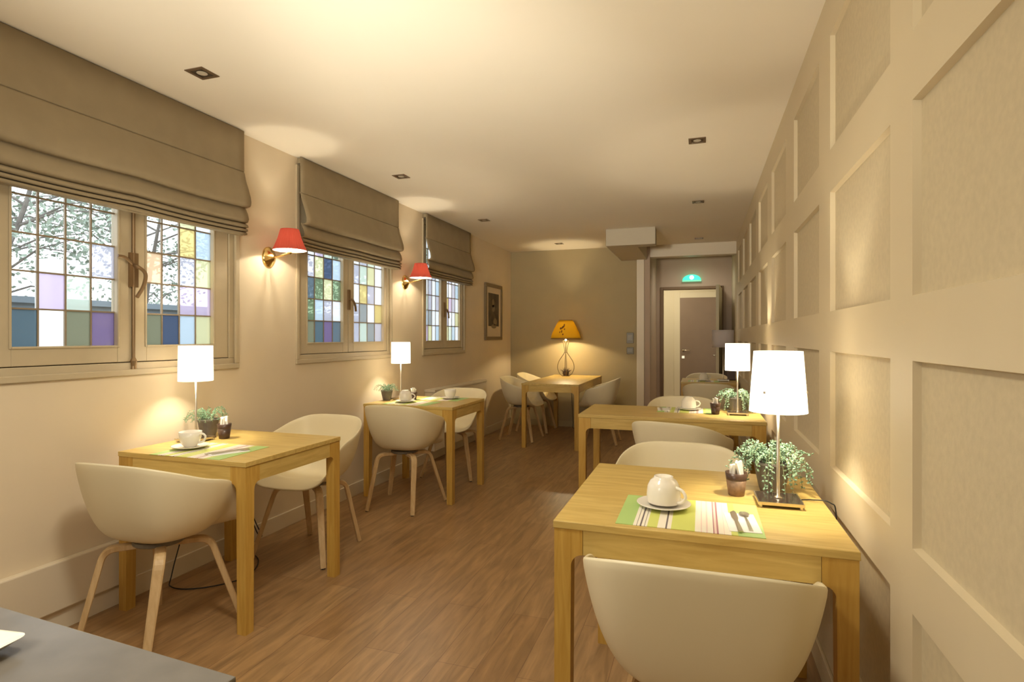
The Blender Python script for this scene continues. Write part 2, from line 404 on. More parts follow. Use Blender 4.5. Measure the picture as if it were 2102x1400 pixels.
# ------------------------------------------------------------------ roman blinds
def blind(y0, y1, label, soft):
    r = empty('roman_blind', (XL+.045, (y0+y1)/2, 1.90)); tag(r, label, 'blind', 'roman blinds over the windows')
    hw = (y1-y0)/2
    # profile in (dx, z) relative to root, outward = +x
    prof = [(0, .625), (0, .50), (.001, .386), (.0, .383), (-.010, .380), (-.010, .377), (.001, .374), (.004, .366), (.014, .32), (.032, .27), (.047, .22), (.052, .19), (.050, .175), (.044, .167), (.020, .162), (.004, .170),
            (.010, .155), (.028, .12), (.036, .09), (.030, .075), (.012, .070), (.008, .075), (.012,.062), (.030, .052), (.034, .044), (.012,.040),
            (.010,.036), (.028,.028), (.031,.021), (.012,.018), (.010,.015), (.024,.006), (.026,.0), (.006,.0)]
    bm = bmesh.new(); ny = 28; rows_ = []
    for j in range(ny+1):
        v = -hw + 2*hw*j/ny; e = 1-(abs(v)/hw)
        row = []
        for (dx, z) in prof:
            belly = max(0, 1-abs(z-.22)/.20)
            sag = -.007*soft*math.sin(PI*min(1, e))*(1 if z < .36 else 0)*min(1, (.37-z)/.1 if z < .37 else 0)
            wob = .0035*soft*belly*math.sin(v*9+1.3)
            row.append(bm.verts.new((dx+wob, v, z+sag)))
        rows_.append(row)
    for A, B in zip(rows_, rows_[1:]):
        for k in range(len(prof)-1): bm.faces.new((A[k], B[k], B[k+1], A[k+1]))
    o = bm_obj('fabric', bm, BLIND, r, smooth=True)
    s = o.modifiers.new('thickness', 'SOLIDIFY'); s.thickness = .004; s.offset = -1
    bm = bmesh.new(); bx(bm, -.040, -.006, -hw+.02, hw-.02, .590, .625); bm_obj('headrail', bm, BLIND, r)
    bm = bmesh.new(); bx(bm, -.030, .006, -hw+.01, hw-.01, -.006, .001); bm_obj('bottom_bar', bm, BLIND, r)
blind(1.33, 2.742, 'wide beige roman blind over the nearest window', 1.0)
blind(3.252, 4.590, 'beige roman blind over the middle window between the two red wall lamps', .6)
blind(5.136, 6.300, 'narrow beige roman blind over the farthest window', .5)

# ------------------------------------------------------------------ outside: garden
def leafcloud(bm, c, rad, n, s, rng, sq=.8):
    for _ in range(n):
        while True:
            p = Vector((rng.uniform(-1,1), rng.uniform(-1,1), rng.uniform(-1,1)))
            if p.length < 1: break
        p = Vector(c) + Vector((p.x*rad, p.y*rad, p.z*rad*sq))
        d = Vector((rng.gauss(0,1), rng.gauss(0,1), rng.gauss(0,.7)-.5)).normalized()
        e = d.cross(Vector((rng.gauss(0,1), rng.gauss(0,1), rng.gauss(0,1)))).normalized()
        l = s*rng.uniform(.6,1.4); q = l*.28
        bm.faces.new([bm.verts.new(v) for v in (p, p+d*l*.5+e*q, p+d*l, p+d*l*.5-e*q)])
bm = bmesh.new(); bx(bm, -40, XL-.3, -20, 50, -.3, -.02); struct('ground_outside', bm, mat('gravel', (.35, .32, .27), .9, noise=.2, scale=12))
g = bmesh.new(); bx(g, -6.25, -6.0, -4, 24, -.02, 1.62); bx(g, -6.30, -5.95, -4, 24, 1.60, 1.66)
tag(bm_obj('garden_wall', g, mat('garden_wall_paint', (.16, .20, .23), .8, noise=.15, scale=3)), 'dark blue-grey garden wall outside behind the windows', 'wall')
g = bmesh.new(); bx(g, -5.42, -5.22, 3.32, 3.46, -.02, 1.95)
tag(bm_obj('garden_post', g, mat('white_render', (.85, .86, .88), .7), bevel=.01), 'white square post outside the nearest window', 'post')
LEAFM = mat('garden_leaf', (.26, .31, .24), .6, noise=.4, scale=3); BARK = mat('bark', (.16, .14, .12), .9, noise=.3, scale=9)
TREE_LBL = [
 'leafy tree outside, leftmost seen through the left sash of the nearest window',
 'airy tree outside seen through the middle of the left sash of the nearest window',
 'tree with thin leaning trunks outside, right side of the nearest window left sash',
 'bushy tree outside behind the right sash of the nearest window',
 'dense dark tree outside behind the left sash of the middle window',
 'green tree outside farther back behind the middle window']
def tree(x, y, h, n, rad, label, seed, leaf=.16):
    rng = random.Random(seed); r = empty('garden_tree', (x, y, -.02)); tag(r, label, 'tree', 'garden trees outside the windows')
    bm = bmesh.new(); fb = bmesh.new()
    for k in range(3):
        a = rng.uniform(0, 2*PI); l = rng.uniform(.35, .9)
        top = Vector((math.cos(a)*l, math.sin(a)*l, h*rng.uniform(.75, 1)))
        pts = spline([(math.cos(a)*.05, math.sin(a)*.05, 0), (math.cos(a)*.12, math.sin(a)*.12, h*.35), (top.x*.6, top.y*.6, h*.6), top], 5)
        sweep(bm, pts, [(.055*(1-.8*i/len(pts)),)*2 for i in range(len(pts))])
        for q in range(9):
            s = pts[rng.randrange(5, len(pts)-1)]; b = rng.uniform(0, 2*PI)
            e = s + Vector((math.cos(b)*rad*.9, math.sin(b)*rad*.9, rng.uniform(-.1, .6)))
            mid = (s+e)/2 + Vector((0, 0, .12))
            sweep(bm, [s, mid, e], [(.018,)*2, (.012,)*2, (.005,)*2])
            leafcloud(fb, e, rad*.42, n//27, leaf, rng); leafcloud(fb, mid, rad*.30, n//60, leaf, rng)
    bm_obj('trunk', bm, BARK, r); bm_obj('foliage', fb, LEAFM, r)
tree(-8.6, 4.6, 5.0, 1900, 1.2, TREE_LBL[0], 1, .075)
tree(-9.2, 7.3, 4.8, 2200, 1.3, TREE_LBL[1], 2, .075)
tree(-7.4, 8.6, 4.2, 1200, .9, TREE_LBL[2], 3, .07)
tree(-8.9, 10.9, 4.6, 2600, 1.3, TREE_LBL[3], 4, .08)
tree(-7.2, 12.6, 4.2, 5000, 1.3, TREE_LBL[4], 5, .12)
tree(-8.8, 16.2, 4.8, 5000, 1.6, TREE_LBL[5], 6, .12)

# ------------------------------------------------------------------ chairs
def chair_proto():
    r = empty('shell_chair')
    P = [(0,-.238,.790),(.12,-.233,.788),(.205,-.203,.775),(.262,-.128,.744),(.285,-.03,.705),(.289,.06,.680),(.284,.115,.652),(.268,.155,.585),(.248,.190,.512),(.222,.228,.466),(.16,.258,.440),(.08,.268,.434),(0,.270,.432)]
    half = spline(P, 4); full = half + [Vector((-p.x, p.y, p.z)) for p in half[-2:0:-1]]
    n = len(full); c0 = Vector((0, .02, .437)); ns = 12; bm = bmesh.new()
    cv = bm.verts.new(c0); rings = []
    for k in range(1, ns+1):
        t = (k/ns)*PI/2; g_ = 1-math.cos(t)**.9; f = math.sin(t)**.30*(.84+.16*g_)
        ring = []
        for p in full:
            up = min(1, max(0, (p.z-.44)/.25)); ff = f*up + (k/ns)**.8*(1-up)
            ring.append(bm.verts.new((c0.x+(p.x-c0.x)*ff, c0.y+(p.y-c0.y)*ff, c0.z+(p.z-c0.z)*g_)))
        rings.append(ring)
    for i in range(n): bm.faces.new((cv, rings[0][i], rings[0][(i+1) % n]))
    for A, B in zip(rings, rings[1:]):
        for i in range(n): bm.faces.new((A[i], B[i], B[(i+1) % n], A[(i+1) % n]))
    bmesh.ops.recalc_face_normals(bm, faces=bm.faces)
    o = bm_obj('seat_shell', bm, SHELL, r, smooth=True)
    s = o.modifiers.new('thickness', 'SOLIDIFY'); s.thickness = .009; s.offset = 0
    s = o.modifiers.new('round', 'SUBSURF'); s.levels = 1; s.render_levels = 1
    bm = bmesh.new(); lathe(bm, [(.095, .404), (.10, .408), (.10, .424), (.07, .431)], 28, (0, .005))
    bm_obj('seat_mount', bm, mat('seat_mount_grey', (.18, .15, .11), .5), r)
    for sx in (-1, 1):
        for fy in (-1, 1):
            fx, fyy = (.245, .215) if fy > 0 else (.185, -.225)
            bm = bmesh.new()
            foot = Vector((sx*fx, fyy, .004)); knee = Vector((sx*.150, fy*.125, .397)); top = Vector((sx*.05, fy*.035, .399))
            d = (foot-knee).normalized(); e_ = (top-knee).normalized(); R_ = .045
            arc = [knee+e_*R_*(1-u)**2+d*R_*u*u for u in (0, .2, .4, .6, .8, 1)]
            pts = [top] + arc + [knee*.5+foot*.5, foot]
            nn = len(pts); hs = []
            for i in range(nn):
                u = max(0, (i-6)/(nn-7)) if nn > 7 else 0
                hs.append((.0205-.0055*u, .0125-.001*u))
            sweep(bm, pts, hs, ref=None, prof=RECT)
            lg = bm_obj('leg', bm, BEECH, r)
            bm = bmesh.new(); sweep(bm, [foot+Vector((0,0,-.004)), foot-d*.004], .011, ref=(1,0,0)); bm_obj('glide', bm, BLACK, lg)
    return r
CH = [
 (-2.212, 1.835, .03, 'cream shell armchair at the near left table, beside the grey counter'),
 (-2.225, 2.86, PI, 'cream shell armchair on the far side of the near left table, facing the camera'),
 (-2.150, 3.85, .02, 'cream shell armchair at the second window-side table, its back to the camera'),
 (-2.180, 4.87, PI, 'cream shell armchair on the far side of the second window-side table'),
 (-2.150, 6.82, -PI/2, 'cream shell armchair left of the yellow-lamp table, the nearer of two beside the picture wall'),
 (-2.150, 7.50, -PI/2, 'cream shell armchair left of the yellow-lamp table, the one in the far corner'),
 (-1.170, 6.90, PI/2, 'cream shell armchair on the right side of the yellow-lamp table'),
 (-.008, 1.512, 0, 'large foreground cream shell armchair seen from behind at the near right table'),
 (-.085, 2.565, PI, 'cream shell armchair with arched back on the far side of the near right table'),
 (-.120, 3.63, -.30, 'cream shell armchair turned slightly, back to the camera at the middle right table'),
 (-.140, 4.74, PI, 'cream shell armchair on the far side of the middle right table'),
 (.090, 6.62, -.05, 'cream shell armchair nearest the camera at the farthest right table by the doorway'),
 (.080, 7.98, PI, 'cream shell armchair behind the farthest right table by the doorway')]
ch0 = chair_proto()
for i, (x, y, a, lb) in enumerate(CH):
    o = ch0 if i == 0 else copy_tree(ch0)
    o.location = (x, y, 0); o.rotation_euler = (0, 0, a)
    tag(o, lb, 'chair', 'cream shell chairs around the tables')

# ------------------------------------------------------------------ tables
TZ = .745
def table(x0, x1, y0, y1, label, leaf=None):
    cx, cy = (x0+x1)/2, (y0+y1)/2; r = empty('dining_table', (cx, cy, 0)); tag(r, label, 'table', 'oak tables in the breakfast room')
    a, b = (x1-x0)/2, (y1-y0)/2; t = .022
    bm = bmesh.new(); bx(bm, -a, a, -b, b, TZ-t, TZ); bm_obj('tabletop', bm, OAK if a >= b*.8 else OAKY, r, bevel=.002)
    L_ = .050; ap = .072; zt = TZ-t-.0005; inset = .003
    for sx in (-1, 1):
        for sy in (-1, 1):
            bm = bmesh.new()
            ox, oy = sx*(a-inset), sy*(b-inset); R_ = .034; n = 6
            V1 = []; V2 = []
            for z, l_ in ((0, L_*.92), (zt-ap-R_, L_), (zt, L_)):
                V1.append([bm.verts.new((ox-sx*p*l_, oy-sy*q*l_, z)) for p, q in ((0,0),(1,0),(1,1),(0,1))])
            for A, B in zip(V1, V1[1:]):
                for k in range(4): bm.faces.new((A[k], A[(k+1) % 4], B[(k+1) % 4], B[k]))
            bm.faces.new(V1[0]); bm.faces.new(V1[-1])
            for axis in (0, 1):   # small curved bracket toward each rail
                pr = [(L_, zt-ap-R_)] + [(L_+R_*(1-math.cos(PI/2*k/n)), zt-ap-R_+R_*math.sin(PI/2*k/n)) for k in range(1, n+1)] + [(L_+R_, zt), (L_, zt)]
                V1 = []; V2 = []
                for (u, z) in pr:
                    if axis == 0: V1.append(bm.verts.new((ox-sx*u, oy-sy*.0005, z))); V2.append(bm.verts.new((ox-sx*u, oy-sy*.030, z)))
                    else: V1.append(bm.verts.new((ox-sx*.0005, oy-sy*u, z))); V2.append(bm.verts.new((ox-sx*.030, oy-sy*u, z)))
                m_ = len(pr); bm.faces.new(V1); bm.faces.new(V2[::-1])
                for k in range(m_): bm.faces.new((V1[k], V2[k], V2[(k+1) % m_], V1[(k+1) % m_]))
            bmesh.ops.recalc_face_normals(bm, faces=bm.faces)
            bm_obj('leg', bm, OAKZ, r)
    g_ = L_+.034+.0012; yo = b-inset-.0015; xo = a-inset-.0015
    for s_ in (-1, 1):
        bm = bmesh.new(); bx(bm, -a+inset+g_, a-inset-g_, min(s_*yo, s_*(yo-.02)), max(s_*yo, s_*(yo-.02)), zt-ap, zt); bm_obj('apron', bm, OAK, r)
        bm = bmesh.new(); bx(bm, min(s_*xo, s_*(xo-.02)), max(s_*xo, s_*(xo-.02)), -b+inset+g_, b-inset-g_, zt-ap, zt); bm_obj('apron', bm, OAKY, r)
    if leaf:
        bm = bmesh.new(); bx(bm, leaf-cx-.0008, leaf-cx+.0008, -b-.0005, b+.0005, TZ-t-ap*.9, TZ+.0003); bm_obj('leaf_seam', bm, DKWOOD, r)
    return r
table(-2.600, -1.850, 1.945, 2.620, 'square oak table under the nearest window with a lit white lamp at the wall')
table(-2.580, -1.795, 3.955, 4.630, 'square oak table along the window wall, second from the camera, with two cups')
table(-1.975, -1.300, 6.270, 7.830, 'long oak table against the taupe wall carrying the yellow-shaded lamp')
table(-.413, .380, 1.622, 2.420, 'square oak table in the right foreground with the large lit lamp')
table(-.812, .394, 3.895, 4.520, 'wide oak table in the middle of the right row, reaching toward the aisle')
table(-.230, .415, 7.080, 7.740, 'small oak table farthest back on the right by the doorway with an unlit grey lamp')

# ------------------------------------------------------------------ table lamps
def table_lamp(x, y, z, label, lit=True, rb=.082, rt=.080, hs=.190, ht=.493, watts=8.5, a=0, base_r=.066, cord=None):
    r = empty('table_lamp', (x, y, z), a); tag(r, label, 'lamp', 'table lamps with drum shades')
    bm = bmesh.new(); bx(bm, -base_r, base_r, -base_r, base_r, .012, .018); b = bm_obj('lamp_base', bm, BLACKG, r, bevel=.001)
    bm = bmesh.new()
    for s in (-1, 1):
        bx(bm, -base_r-.001, base_r+.001, min(s*(base_r+.001), s*(base_r-.003)), max(s*(base_r+.001), s*(base_r-.003)), .009, .0185)
        bx(bm, min(s*(base_r+.001), s*(base_r-.003)), max(s*(base_r+.001), s*(base_r-.003)), -base_r+.003, base_r-.003, .009, .0185)
        for t_ in (-1, 1): lathe(bm, [(.005, 0), (.005, .010)], 10, (s*(base_r-.008), t_*(base_r-.008)))
    bm_obj('base_trim', bm, CHROME, b)
    bm = bmesh.new(); lathe(bm, [(.014,.018),(.012,.022),(.0055,.026),(.0050,.06),(.0050,ht-hs*.45)], 16)
    bm_obj('stem', bm, CHROME, r, smooth=True)
    bm = bmesh.new(); lathe(bm, [(rb, ht-hs), (rb*.67+rt*.33, ht-hs*.66), (rb*.33+rt*.67, ht-hs*.33), (rt, ht)], 40, caps=False)
    o = bm_obj('lamp_shade', bm, SHADE if lit else SHADEG, r, smooth=True)
    s = o.modifiers.new('thickness', 'SOLIDIFY'); s.thickness = .0012
    bm = bmesh.new(); zc = ht-hs*.55
    for k in range(3):
        q = 2*PI*k/3; sweep(bm, [(.006*math.cos(q), .006*math.sin(q), zc), (rb*.97*math.cos(q), rb*.97*math.sin(q), zc)], .0012)
    bm_obj('shade_carrier', bm, CHROME, r)
    bm = bmesh.new(); lathe(bm, [(.0, zc), (.012, zc+.004), (.012, zc+.02), (.018, zc+.04), (.012, zc+.055), (0, zc+.060)], 16, caps=False)
    bm_obj('bulb', bm, mat('bulb_glass', (1,.95,.85), .3, emit=(1,.85,.6), es=8 if lit else 0), r, smooth=True)
    if lit: point_light('bulb_light', (0, 0, ht-hs*.5+.005), watts, (1, .89, .68), .022, r)
    return r
LRT = table_lamp(.237, 2.018, TZ, 'large lit white lamp on the near right table beside the panelled wall', rb=.0875, rt=.0735, hs=.196, a=.03)
bm = bmesh.new()
for q in (-2.2, -.35):
    lathe(bm, [(.0035, .36), (.0035, .367)], 8, (.0835*math.cos(q), .0835*math.sin(q)))
bm_obj('shade_screw', bm, CHROME, LRT)
table_lamp(-2.487, 2.275, TZ, 'lit white drum lamp on the near left table in front of the nearest window', hs=.182)
table_lamp(-2.450, 4.330, TZ, 'lit white drum lamp on the second table along the window wall', hs=.182, watts=12)
table_lamp(.240, 4.230, TZ, 'lit white drum lamp on the middle right table', hs=.188, watts=14)
table_lamp(.255, 7.36, TZ, 'unlit grey drum lamp on the farthest right table by the doorway', lit=False, rb=.125, rt=.125, hs=.21, ht=.62)

# yellow lamp
r = empty('table_lamp', (-1.760, 7.62, TZ)); tag(r, 'wire-framed lamp with a yellow painted shade on the table at the taupe wall', 'lamp')
bm = bmesh.new()
for k in range(4):
    q = 2*PI*k/4 + math.radians(18); c_, s_ = math.cos(q), math.sin(q)
    sweep(bm, spline([(.050*c_,.050*s_,.004),(.085*c_,.085*s_,.035),(.113*c_,.113*s_,.11),(.100*c_,.100*s_,.19),(.055*c_,.055*s_,.265),(.018*c_,.018*s_,.325),(.022*c_,.022*s_,.39),(.040*c_,.040*s_,.48)], 6), .0042)
for z_, rr in ((.004,.05),(.325,.020),(.48,.040)):
    pts = [(rr*math.cos(2*PI*k/24), rr*math.sin(2*PI*k/24), z_) for k in range(25)]; sweep(bm, pts, .004, ref=(0,0,1))
bm_obj('wire_frame', bm, IRON, r, smooth=True)
bm = bmesh.new(); lathe(bm, [(.008,.485),(.012,.49),(.012,.54),(.012,.55),(.024,.595),(.02,.625),(0,.63)], 16, caps=False); bm_obj('bulb', bm, mat('warm_bulb', (1,.9,.7), .3, emit=(1,.8,.5), es=6), r, smooth=True)
bm = bmesh.new(); prof = [(.205,.510),(.198,.545),(.180,.60),(.152,.66),(.120,.72),(.092,.765)]; lathe(bm, prof, 48, caps=False)
o = bm_obj('lamp_shade', bm, SHYEL, r, smooth=True); s = o.modifiers.new('t', 'SOLIDIFY'); s.thickness = .0015
sh = o
bm = bmesh.new(); lathe(bm, [(.2065,.506),(.2065,.518)], 48, caps=False); lathe(bm, [(.0935,.760),(.0935,.768)], 48, caps=False); bm_obj('shade_trim', bm, DKWOOD, sh)
bm = bmesh.new()
def on_shade(phi, z):
    for (r0, z0), (r1, z1) in zip(prof, prof[1:]):
        if z0 <= z <= z1: rr = r0+(r1-r0)*(z-z0)/(z1-z0); break
    return Vector(((rr+.003)*math.cos(phi), (rr+.003)*math.sin(phi), z))
for (pc, zc, wd, hg, tl) in ((-1.62,.665,.12,.020,.6),(-1.50,.690,.07,.028,-.5),(-1.78,.650,.10,.016,-.4),(-1.66,.610,.05,.020,.2),(-1.45,.640,.07,.014,.8),(-1.55,.570,.05,.013,0),(-1.80,.60,.04,.012,0)):
    V = [bm.verts.new(on_shade(pc+wd*math.cos(q)*math.cos(tl)-hg*5*math.sin(q)*math.sin(tl)*.4, min(.76,max(.512,zc+hg*math.sin(q)*math.cos(tl)+wd*.15*math.cos(q)*math.sin(tl))))) for q in [2*PI*k/12 for k in range(12)]]
    cc = bm.verts.new(on_shade(pc, zc))
    for k in range(12): bm.faces.new((cc, V[k], V[(k+1) % 12]))
bm_obj('painted_flower', bm, mat('dark_paint', (.16, .08, .01), .7), sh)
point_light('bulb_light', (0, 0, .590), 34.0, (1, .82, .50), .03, r)

# ------------------------------------------------------------------ wall sconces
def sconce(y, label):
    r = empty('wall_sconce', (XL, y, 1.80)); tag(r, label, 'wall lamp', 'red shaded brass wall lamps')
    bm = bmesh.new(); lathe(bm, [(.058,0),(.058,.006),(.050,.016),(.030,.028),(.018,.040),(0,.046)], 32, caps=False)
    bmesh.ops.rotate(bm, verts=bm.verts, cent=(0,0,0), matrix=Matrix.Rotation(PI/2, 3, 'Y'))
    for v in bm.verts: v.co.z *= 1.18
    bm_obj('wall_plate', bm, BRASS, r, smooth=True)
    bm = bmesh.new(); sweep(bm, spline([(.035,0,0),(.075,0,.002),(.13,0,.012),(.168,0,.022),(.168,0,.045)], 6), .0065)
    lathe(bm, [(.0,.010),(.010,.014),(.016,.022),(.010,.032)], 14, (.168,0))
    bm_obj('arm', bm, BRASS, r, smooth=True)
    bm = bmesh.new(); lathe(bm, [(.012,.03),(.012,.075),(.018,.09),(.014,.11),(0,.12)], 14, (.168,0), caps=False)
    bm_obj('bulb', bm, mat('sconce_bulb', (1,.9,.75), .3, emit=(1,.85,.6), es=6), r, smooth=True)
    wob = lambda k: 1+.012*(1 if k % 2 else -1)
    bm = bmesh.new(); lathe(bm, [(.104,.036),(.089,.070),(.073,.110),(.056,.172)], 72, (.168,0), caps=False, wob=wob)
    sh = bm_obj('lamp_shade', bm, SHRED, r)
    bm = bmesh.new(); lathe(bm, [(.1015,.037),(.086,.071),(.070,.111),(.053,.171)], 48, (.168,0), caps=False)
    bm_obj('shade_lining', bm, SHIN, sh, smooth=True)
    point_light('bulb_light', (.168, 0, .085), 13, (1, .90, .70), .02, r)
sconce(3.00, 'brass wall lamp with a red pleated shade between the nearest and middle windows')
sconce(4.79, 'brass wall lamp with a red pleated shade between the middle and farthest windows')

# ------------------------------------------------------------------ recessed spots
def spot(x, y, label):
    r = empty('ceiling_spotlight', (x, y, H)); tag(r, label, 'ceiling light', 'square recessed ceiling spots')
    bm = bmesh.new(); a, b = .052, .036
    for (x0,x1,y0,y1) in ((-a,a,-a,-b),(-a,a,b,a),(-a,-b,-b,b),(b,a,-b,b)): bx(bm, x0, x1, y0, y1, -.004, -.0005)
    bm_obj('bezel', bm, mat('spot_bezel', (.22, .15, .09), .35, .6) if 'spot_bezel' not in MATS else MATS['spot_bezel'], r)
    bm = bmesh.new(); bx(bm, -b, b, -b, b, -.0018, -.0006); bm_obj('housing', bm, BLACKG, r)
    bm = bmesh.new(); lathe(bm, [(.022,-.003),(.024,-.0022)], 20); bm_obj('lens', bm, mat('spot_lens', (.55,.48,.38), .25) if 'spot_lens' not in MATS else MATS['spot_lens'], r)
for (x, y, lb) in ((-2.235, 2.08, 'square recessed ceiling spot nearest the camera above the nearest blind'),
    (-2.21, 3.91, 'square recessed ceiling spot in front of the middle blind'),
    (-2.20, 5.66, 'square recessed ceiling spot in front of the farthest blind'),
    (-1.80, 7.40, 'square recessed ceiling spot above the yellow lamp table'),
    (-.023, 3.786, 'square recessed ceiling spot nearest the camera in the row along the panelled wall'),
    (-.025, 5.51, 'square recessed ceiling spot second in the row along the panelled wall'),
    (-.023, 7.56, 'square recessed ceiling spot last in the row along the panelled wall')):
    spot(x, y, lb)

# ------------------------------------------------------------------ wall things
r = empty('framed_picture', (XL, 7.19, 1.615)); tag(r, 'tall framed dark picture with a pale mount on the left wall', 'picture')
bm = bmesh.new(); a, b, f_ = .32, .375, .045
for (y0,y1,z0,z1) in ((-a,a,-b,-b+f_),(-a,a,b-f_,b),(-a,-a+f_,-b+f_,b-f_),(a-f_,a,-b+f_,b-f_)): bx(bm, .002, .026, y0, y1, z0, z1)
bm_obj('frame', bm, mat('frame_bronze', (.20, .14, .07), .4), r, bevel=.003)
bm = bmesh.new(); bx(bm, .003, .012, -a+f_, a-f_, -b+f_, b-f_); bm_obj('mount', bm, mat('mount_board', (.62, .52, .38), .8), r)
bm = bmesh.new(); bx(bm, .012, .014, -.20, .20, -.19, .25); pr_ = bm_obj('print', bm, mat('dark_print', (.075, .055, .03), .5, noise=.5, scale=9), r)
bm = bmesh.new()
for (yc, zc, ra, rb_) in ((-.03,.12,.045,.06),(-.02,.05,.06,.05),(.05,-.13,.07,.05),(.0,-.19,.10,.03)):
    V = [bm.verts.new((.0152, yc+ra*math.cos(2*PI*k/14), zc+rb_*math.sin(2*PI*k/14))) for k in range(14)]; bm.faces.new(V)
bm_obj('pale_figure', bm, mat('pale_print', (.24, .19, .12), .7), pr_)

g = bmesh.new(); bx(g, XL+.0, XL+.11, 5.20, 6.66, .12, .72); bx(g, XL, XL+.12, 5.19, 6.67, .72, .745)
o = bm_obj('wall_radiator', g, TRIM, bevel=.004); tag(o, 'low cream radiator cover on the left wall under the farthest window', 'radiator')

def plate(name, x0, x1, z0, z1, label, cat, col):
    r = empty(name, ((x0+x1)/2, YB, (z0+z1)/2)); tag(r, label, cat); a, b = (x1-x0)/2, (z1-z0)/2
    bm = bmesh.new(); bx(bm, -a, a, -.016, -.0005, -b, b); bm_obj('housing', bm, col, r, bevel=.003)
    bm = bmesh.new(); bx(bm, -a*.7, a*.7, -.020, -.016, -b*.45, b*.6); bm_obj('button_plate', bm, mat(name+'_face', (.24,.21,.15), .4), r, bevel=.001)
SWM = mat('switch_grey', (.17, .14, .085), .4)
plate('wall_thermostat', -.975, -.882, 1.192, 1.339, 'grey-brown rectangular panel on the taupe wall, above the smaller switch', 'wall panel', SWM)
plate('light_switch', -.975, -.882, 1.045, 1.137, 'small grey-brown square switch on the taupe wall below the taller panel', 'light switch', SWM)

r = empty('exit_sign', (-.135, DY, 2.15)); tag(r, 'small glowing green exit light above the doorway', 'exit sign')
bm = bmesh.new(); V1 = []; V2 = []
for k in range(17):
    q = PI*k/16; V1.append(bm.verts.new((.135*math.cos(q), -.05, .085*math.sin(q)))); V2.append(bm.verts.new((.135*math.cos(q), -.001, .085*math.sin(q))))
bm.faces.new(V1[::-1]); bm.faces.new(V2)
for k in range(17): bm.faces.new((V1[k], V1[(k+1)%17], V2[(k+1)%17], V2[k]))
bmesh.ops.recalc_face_normals(bm, faces=bm.faces)
bm_obj('lit_cover', bm, mat('green_sign', (.0,.25,.14), .4, emit=(.02, .60, .32), es=.9), r)
bm = bmesh.new(); V = [bm.verts.new((.033*math.cos(2*PI*k/16), -.052, .040+.033*math.sin(2*PI*k/16))) for k in range(16)]; bm.faces.new(V)
bm_obj('pictogram', bm, mat('sign_white', (.6,1,.85), .4, emit=(.45,1,.78), es=1.0), r)
bm = bmesh.new(); bx(bm, -.14, .14, -.055, -.001, -.022, -.001); bm_obj('housing', bm, mat('sign_base', (.25,.60,.42), .4, emit=(.1,.5,.3), es=.35), r, bevel=.003)
point_light('sign_light', (0, -.10, .04), .03, (.2, 1, .6), .03, r)

# ------------------------------------------------------------------ plants
def plant(x, y, z, label, kind, s=1.0, seed=1):
    rng = random.Random(seed); r = empty('potted_plant', (x, y, z)); tag(r, label, 'plant', 'small potted plants on the tables')
    pm = [(.034*s,0),(.040*s,.02*s),(.053*s,.085*s),(.056*s,.088*s),(.056*s,.094*s),(.050*s,.094*s),(.047*s,.082*s),(0,.080*s)]
    bm = bmesh.new(); lathe(bm, pm, 28); bm_obj('pot', bm, POT, r, smooth=False)
    sb = bmesh.new(); fb = bmesh.new()
    nst = 46 if kind == 'trail' else 34
    for i in range(nst):
        a = rng.uniform(0, 2*PI); l = rng.uniform(.06, .13)*s
        c_, s_ = math.cos(a), math.sin(a)
        if kind == 'trail':
            drop = rng.uniform(-.09, .05)*s; up = rng.uniform(.02,.055)*s
            P_ = [(.02*c_*s, .02*s_*s, .08*s), (l*.45*c_, l*.45*s_, .095*s+up), (l*.8*c_, l*.8*s_, .095*s+up*.5+drop*.3), (l*c_, l*s_, max(.012, .085*s+drop))]
        else:
            up = rng.uniform(.02,.06)*s
            P_ = [(.02*c_*s, .02*s_*s, .08*s), (l*.35*c_, l*.35*s_, .09*s+up*.8), (l*.75*c_, l*.75*s_, .09*s+up), (l*c_, l*s_, .085*s+up*.2)]
        pts = spline(P_, 5); sweep(sb, pts, .0009*s, prof=[(1,0),(-.5,.87),(-.5,-.87)])
        for k, p in enumerate(pts[2:]):
            for q in range(3 if kind == 'trail' else 2):
                d = Vector((rng.gauss(0,1), rng.gauss(0,1), rng.gauss(.1,.8))).normalized()
                e = d.cross(Vector((rng.random()-.5, rng.random()-.5, rng.random()-.5))).normalized(); n_ = d.cross(e)
                L_ = (.010 if kind == 'trail' else .012)*s*rng.uniform(.7,1.2); w_ = L_*(.36 if kind == 'trail' else .16)
                A_, B_ = fb.verts.new(p), fb.verts.new(p+d*L_)
                M_ = [fb.verts.new(p+d*L_*.55+e*w_), fb.verts.new(p+d*L_*.55+n_*w_*.6), fb.verts.new(p+d*L_*.55-e*w_), fb.verts.new(p+d*L_*.55-n_*w_*.6)]
                for t_ in range(4):
                    fb.faces.new((A_, M_[t_], M_[(t_+1)%4])); fb.faces.new((B_, M_[(t_+1)%4], M_[t_]))
    bm_obj('stems', sb, STEMG, r); bm_obj('foliage', fb, {'trail': GREEN, 'fine': GREEN2, 'dry': DKPL}[kind], r)
    return r
plant(.235, 2.165, TZ, 'trailing silver-green plant in a grey pot behind the large lamp on the near right table', 'trail', 1.12, 3)
plant(-2.535, 2.40, TZ, 'fine-leaved green plant in a dark pot behind the lamp on the near left table', 'fine', 1.0, 5)
plant(-2.53, 4.235, TZ, 'fine-leaved plant in a dark pot at the left end of the second window-side table', 'fine', .92, 8)
plant(.235, 4.39, TZ, 'trailing green plant in a grey pot behind the lamp on the middle right table', 'trail', 1.08, 11)
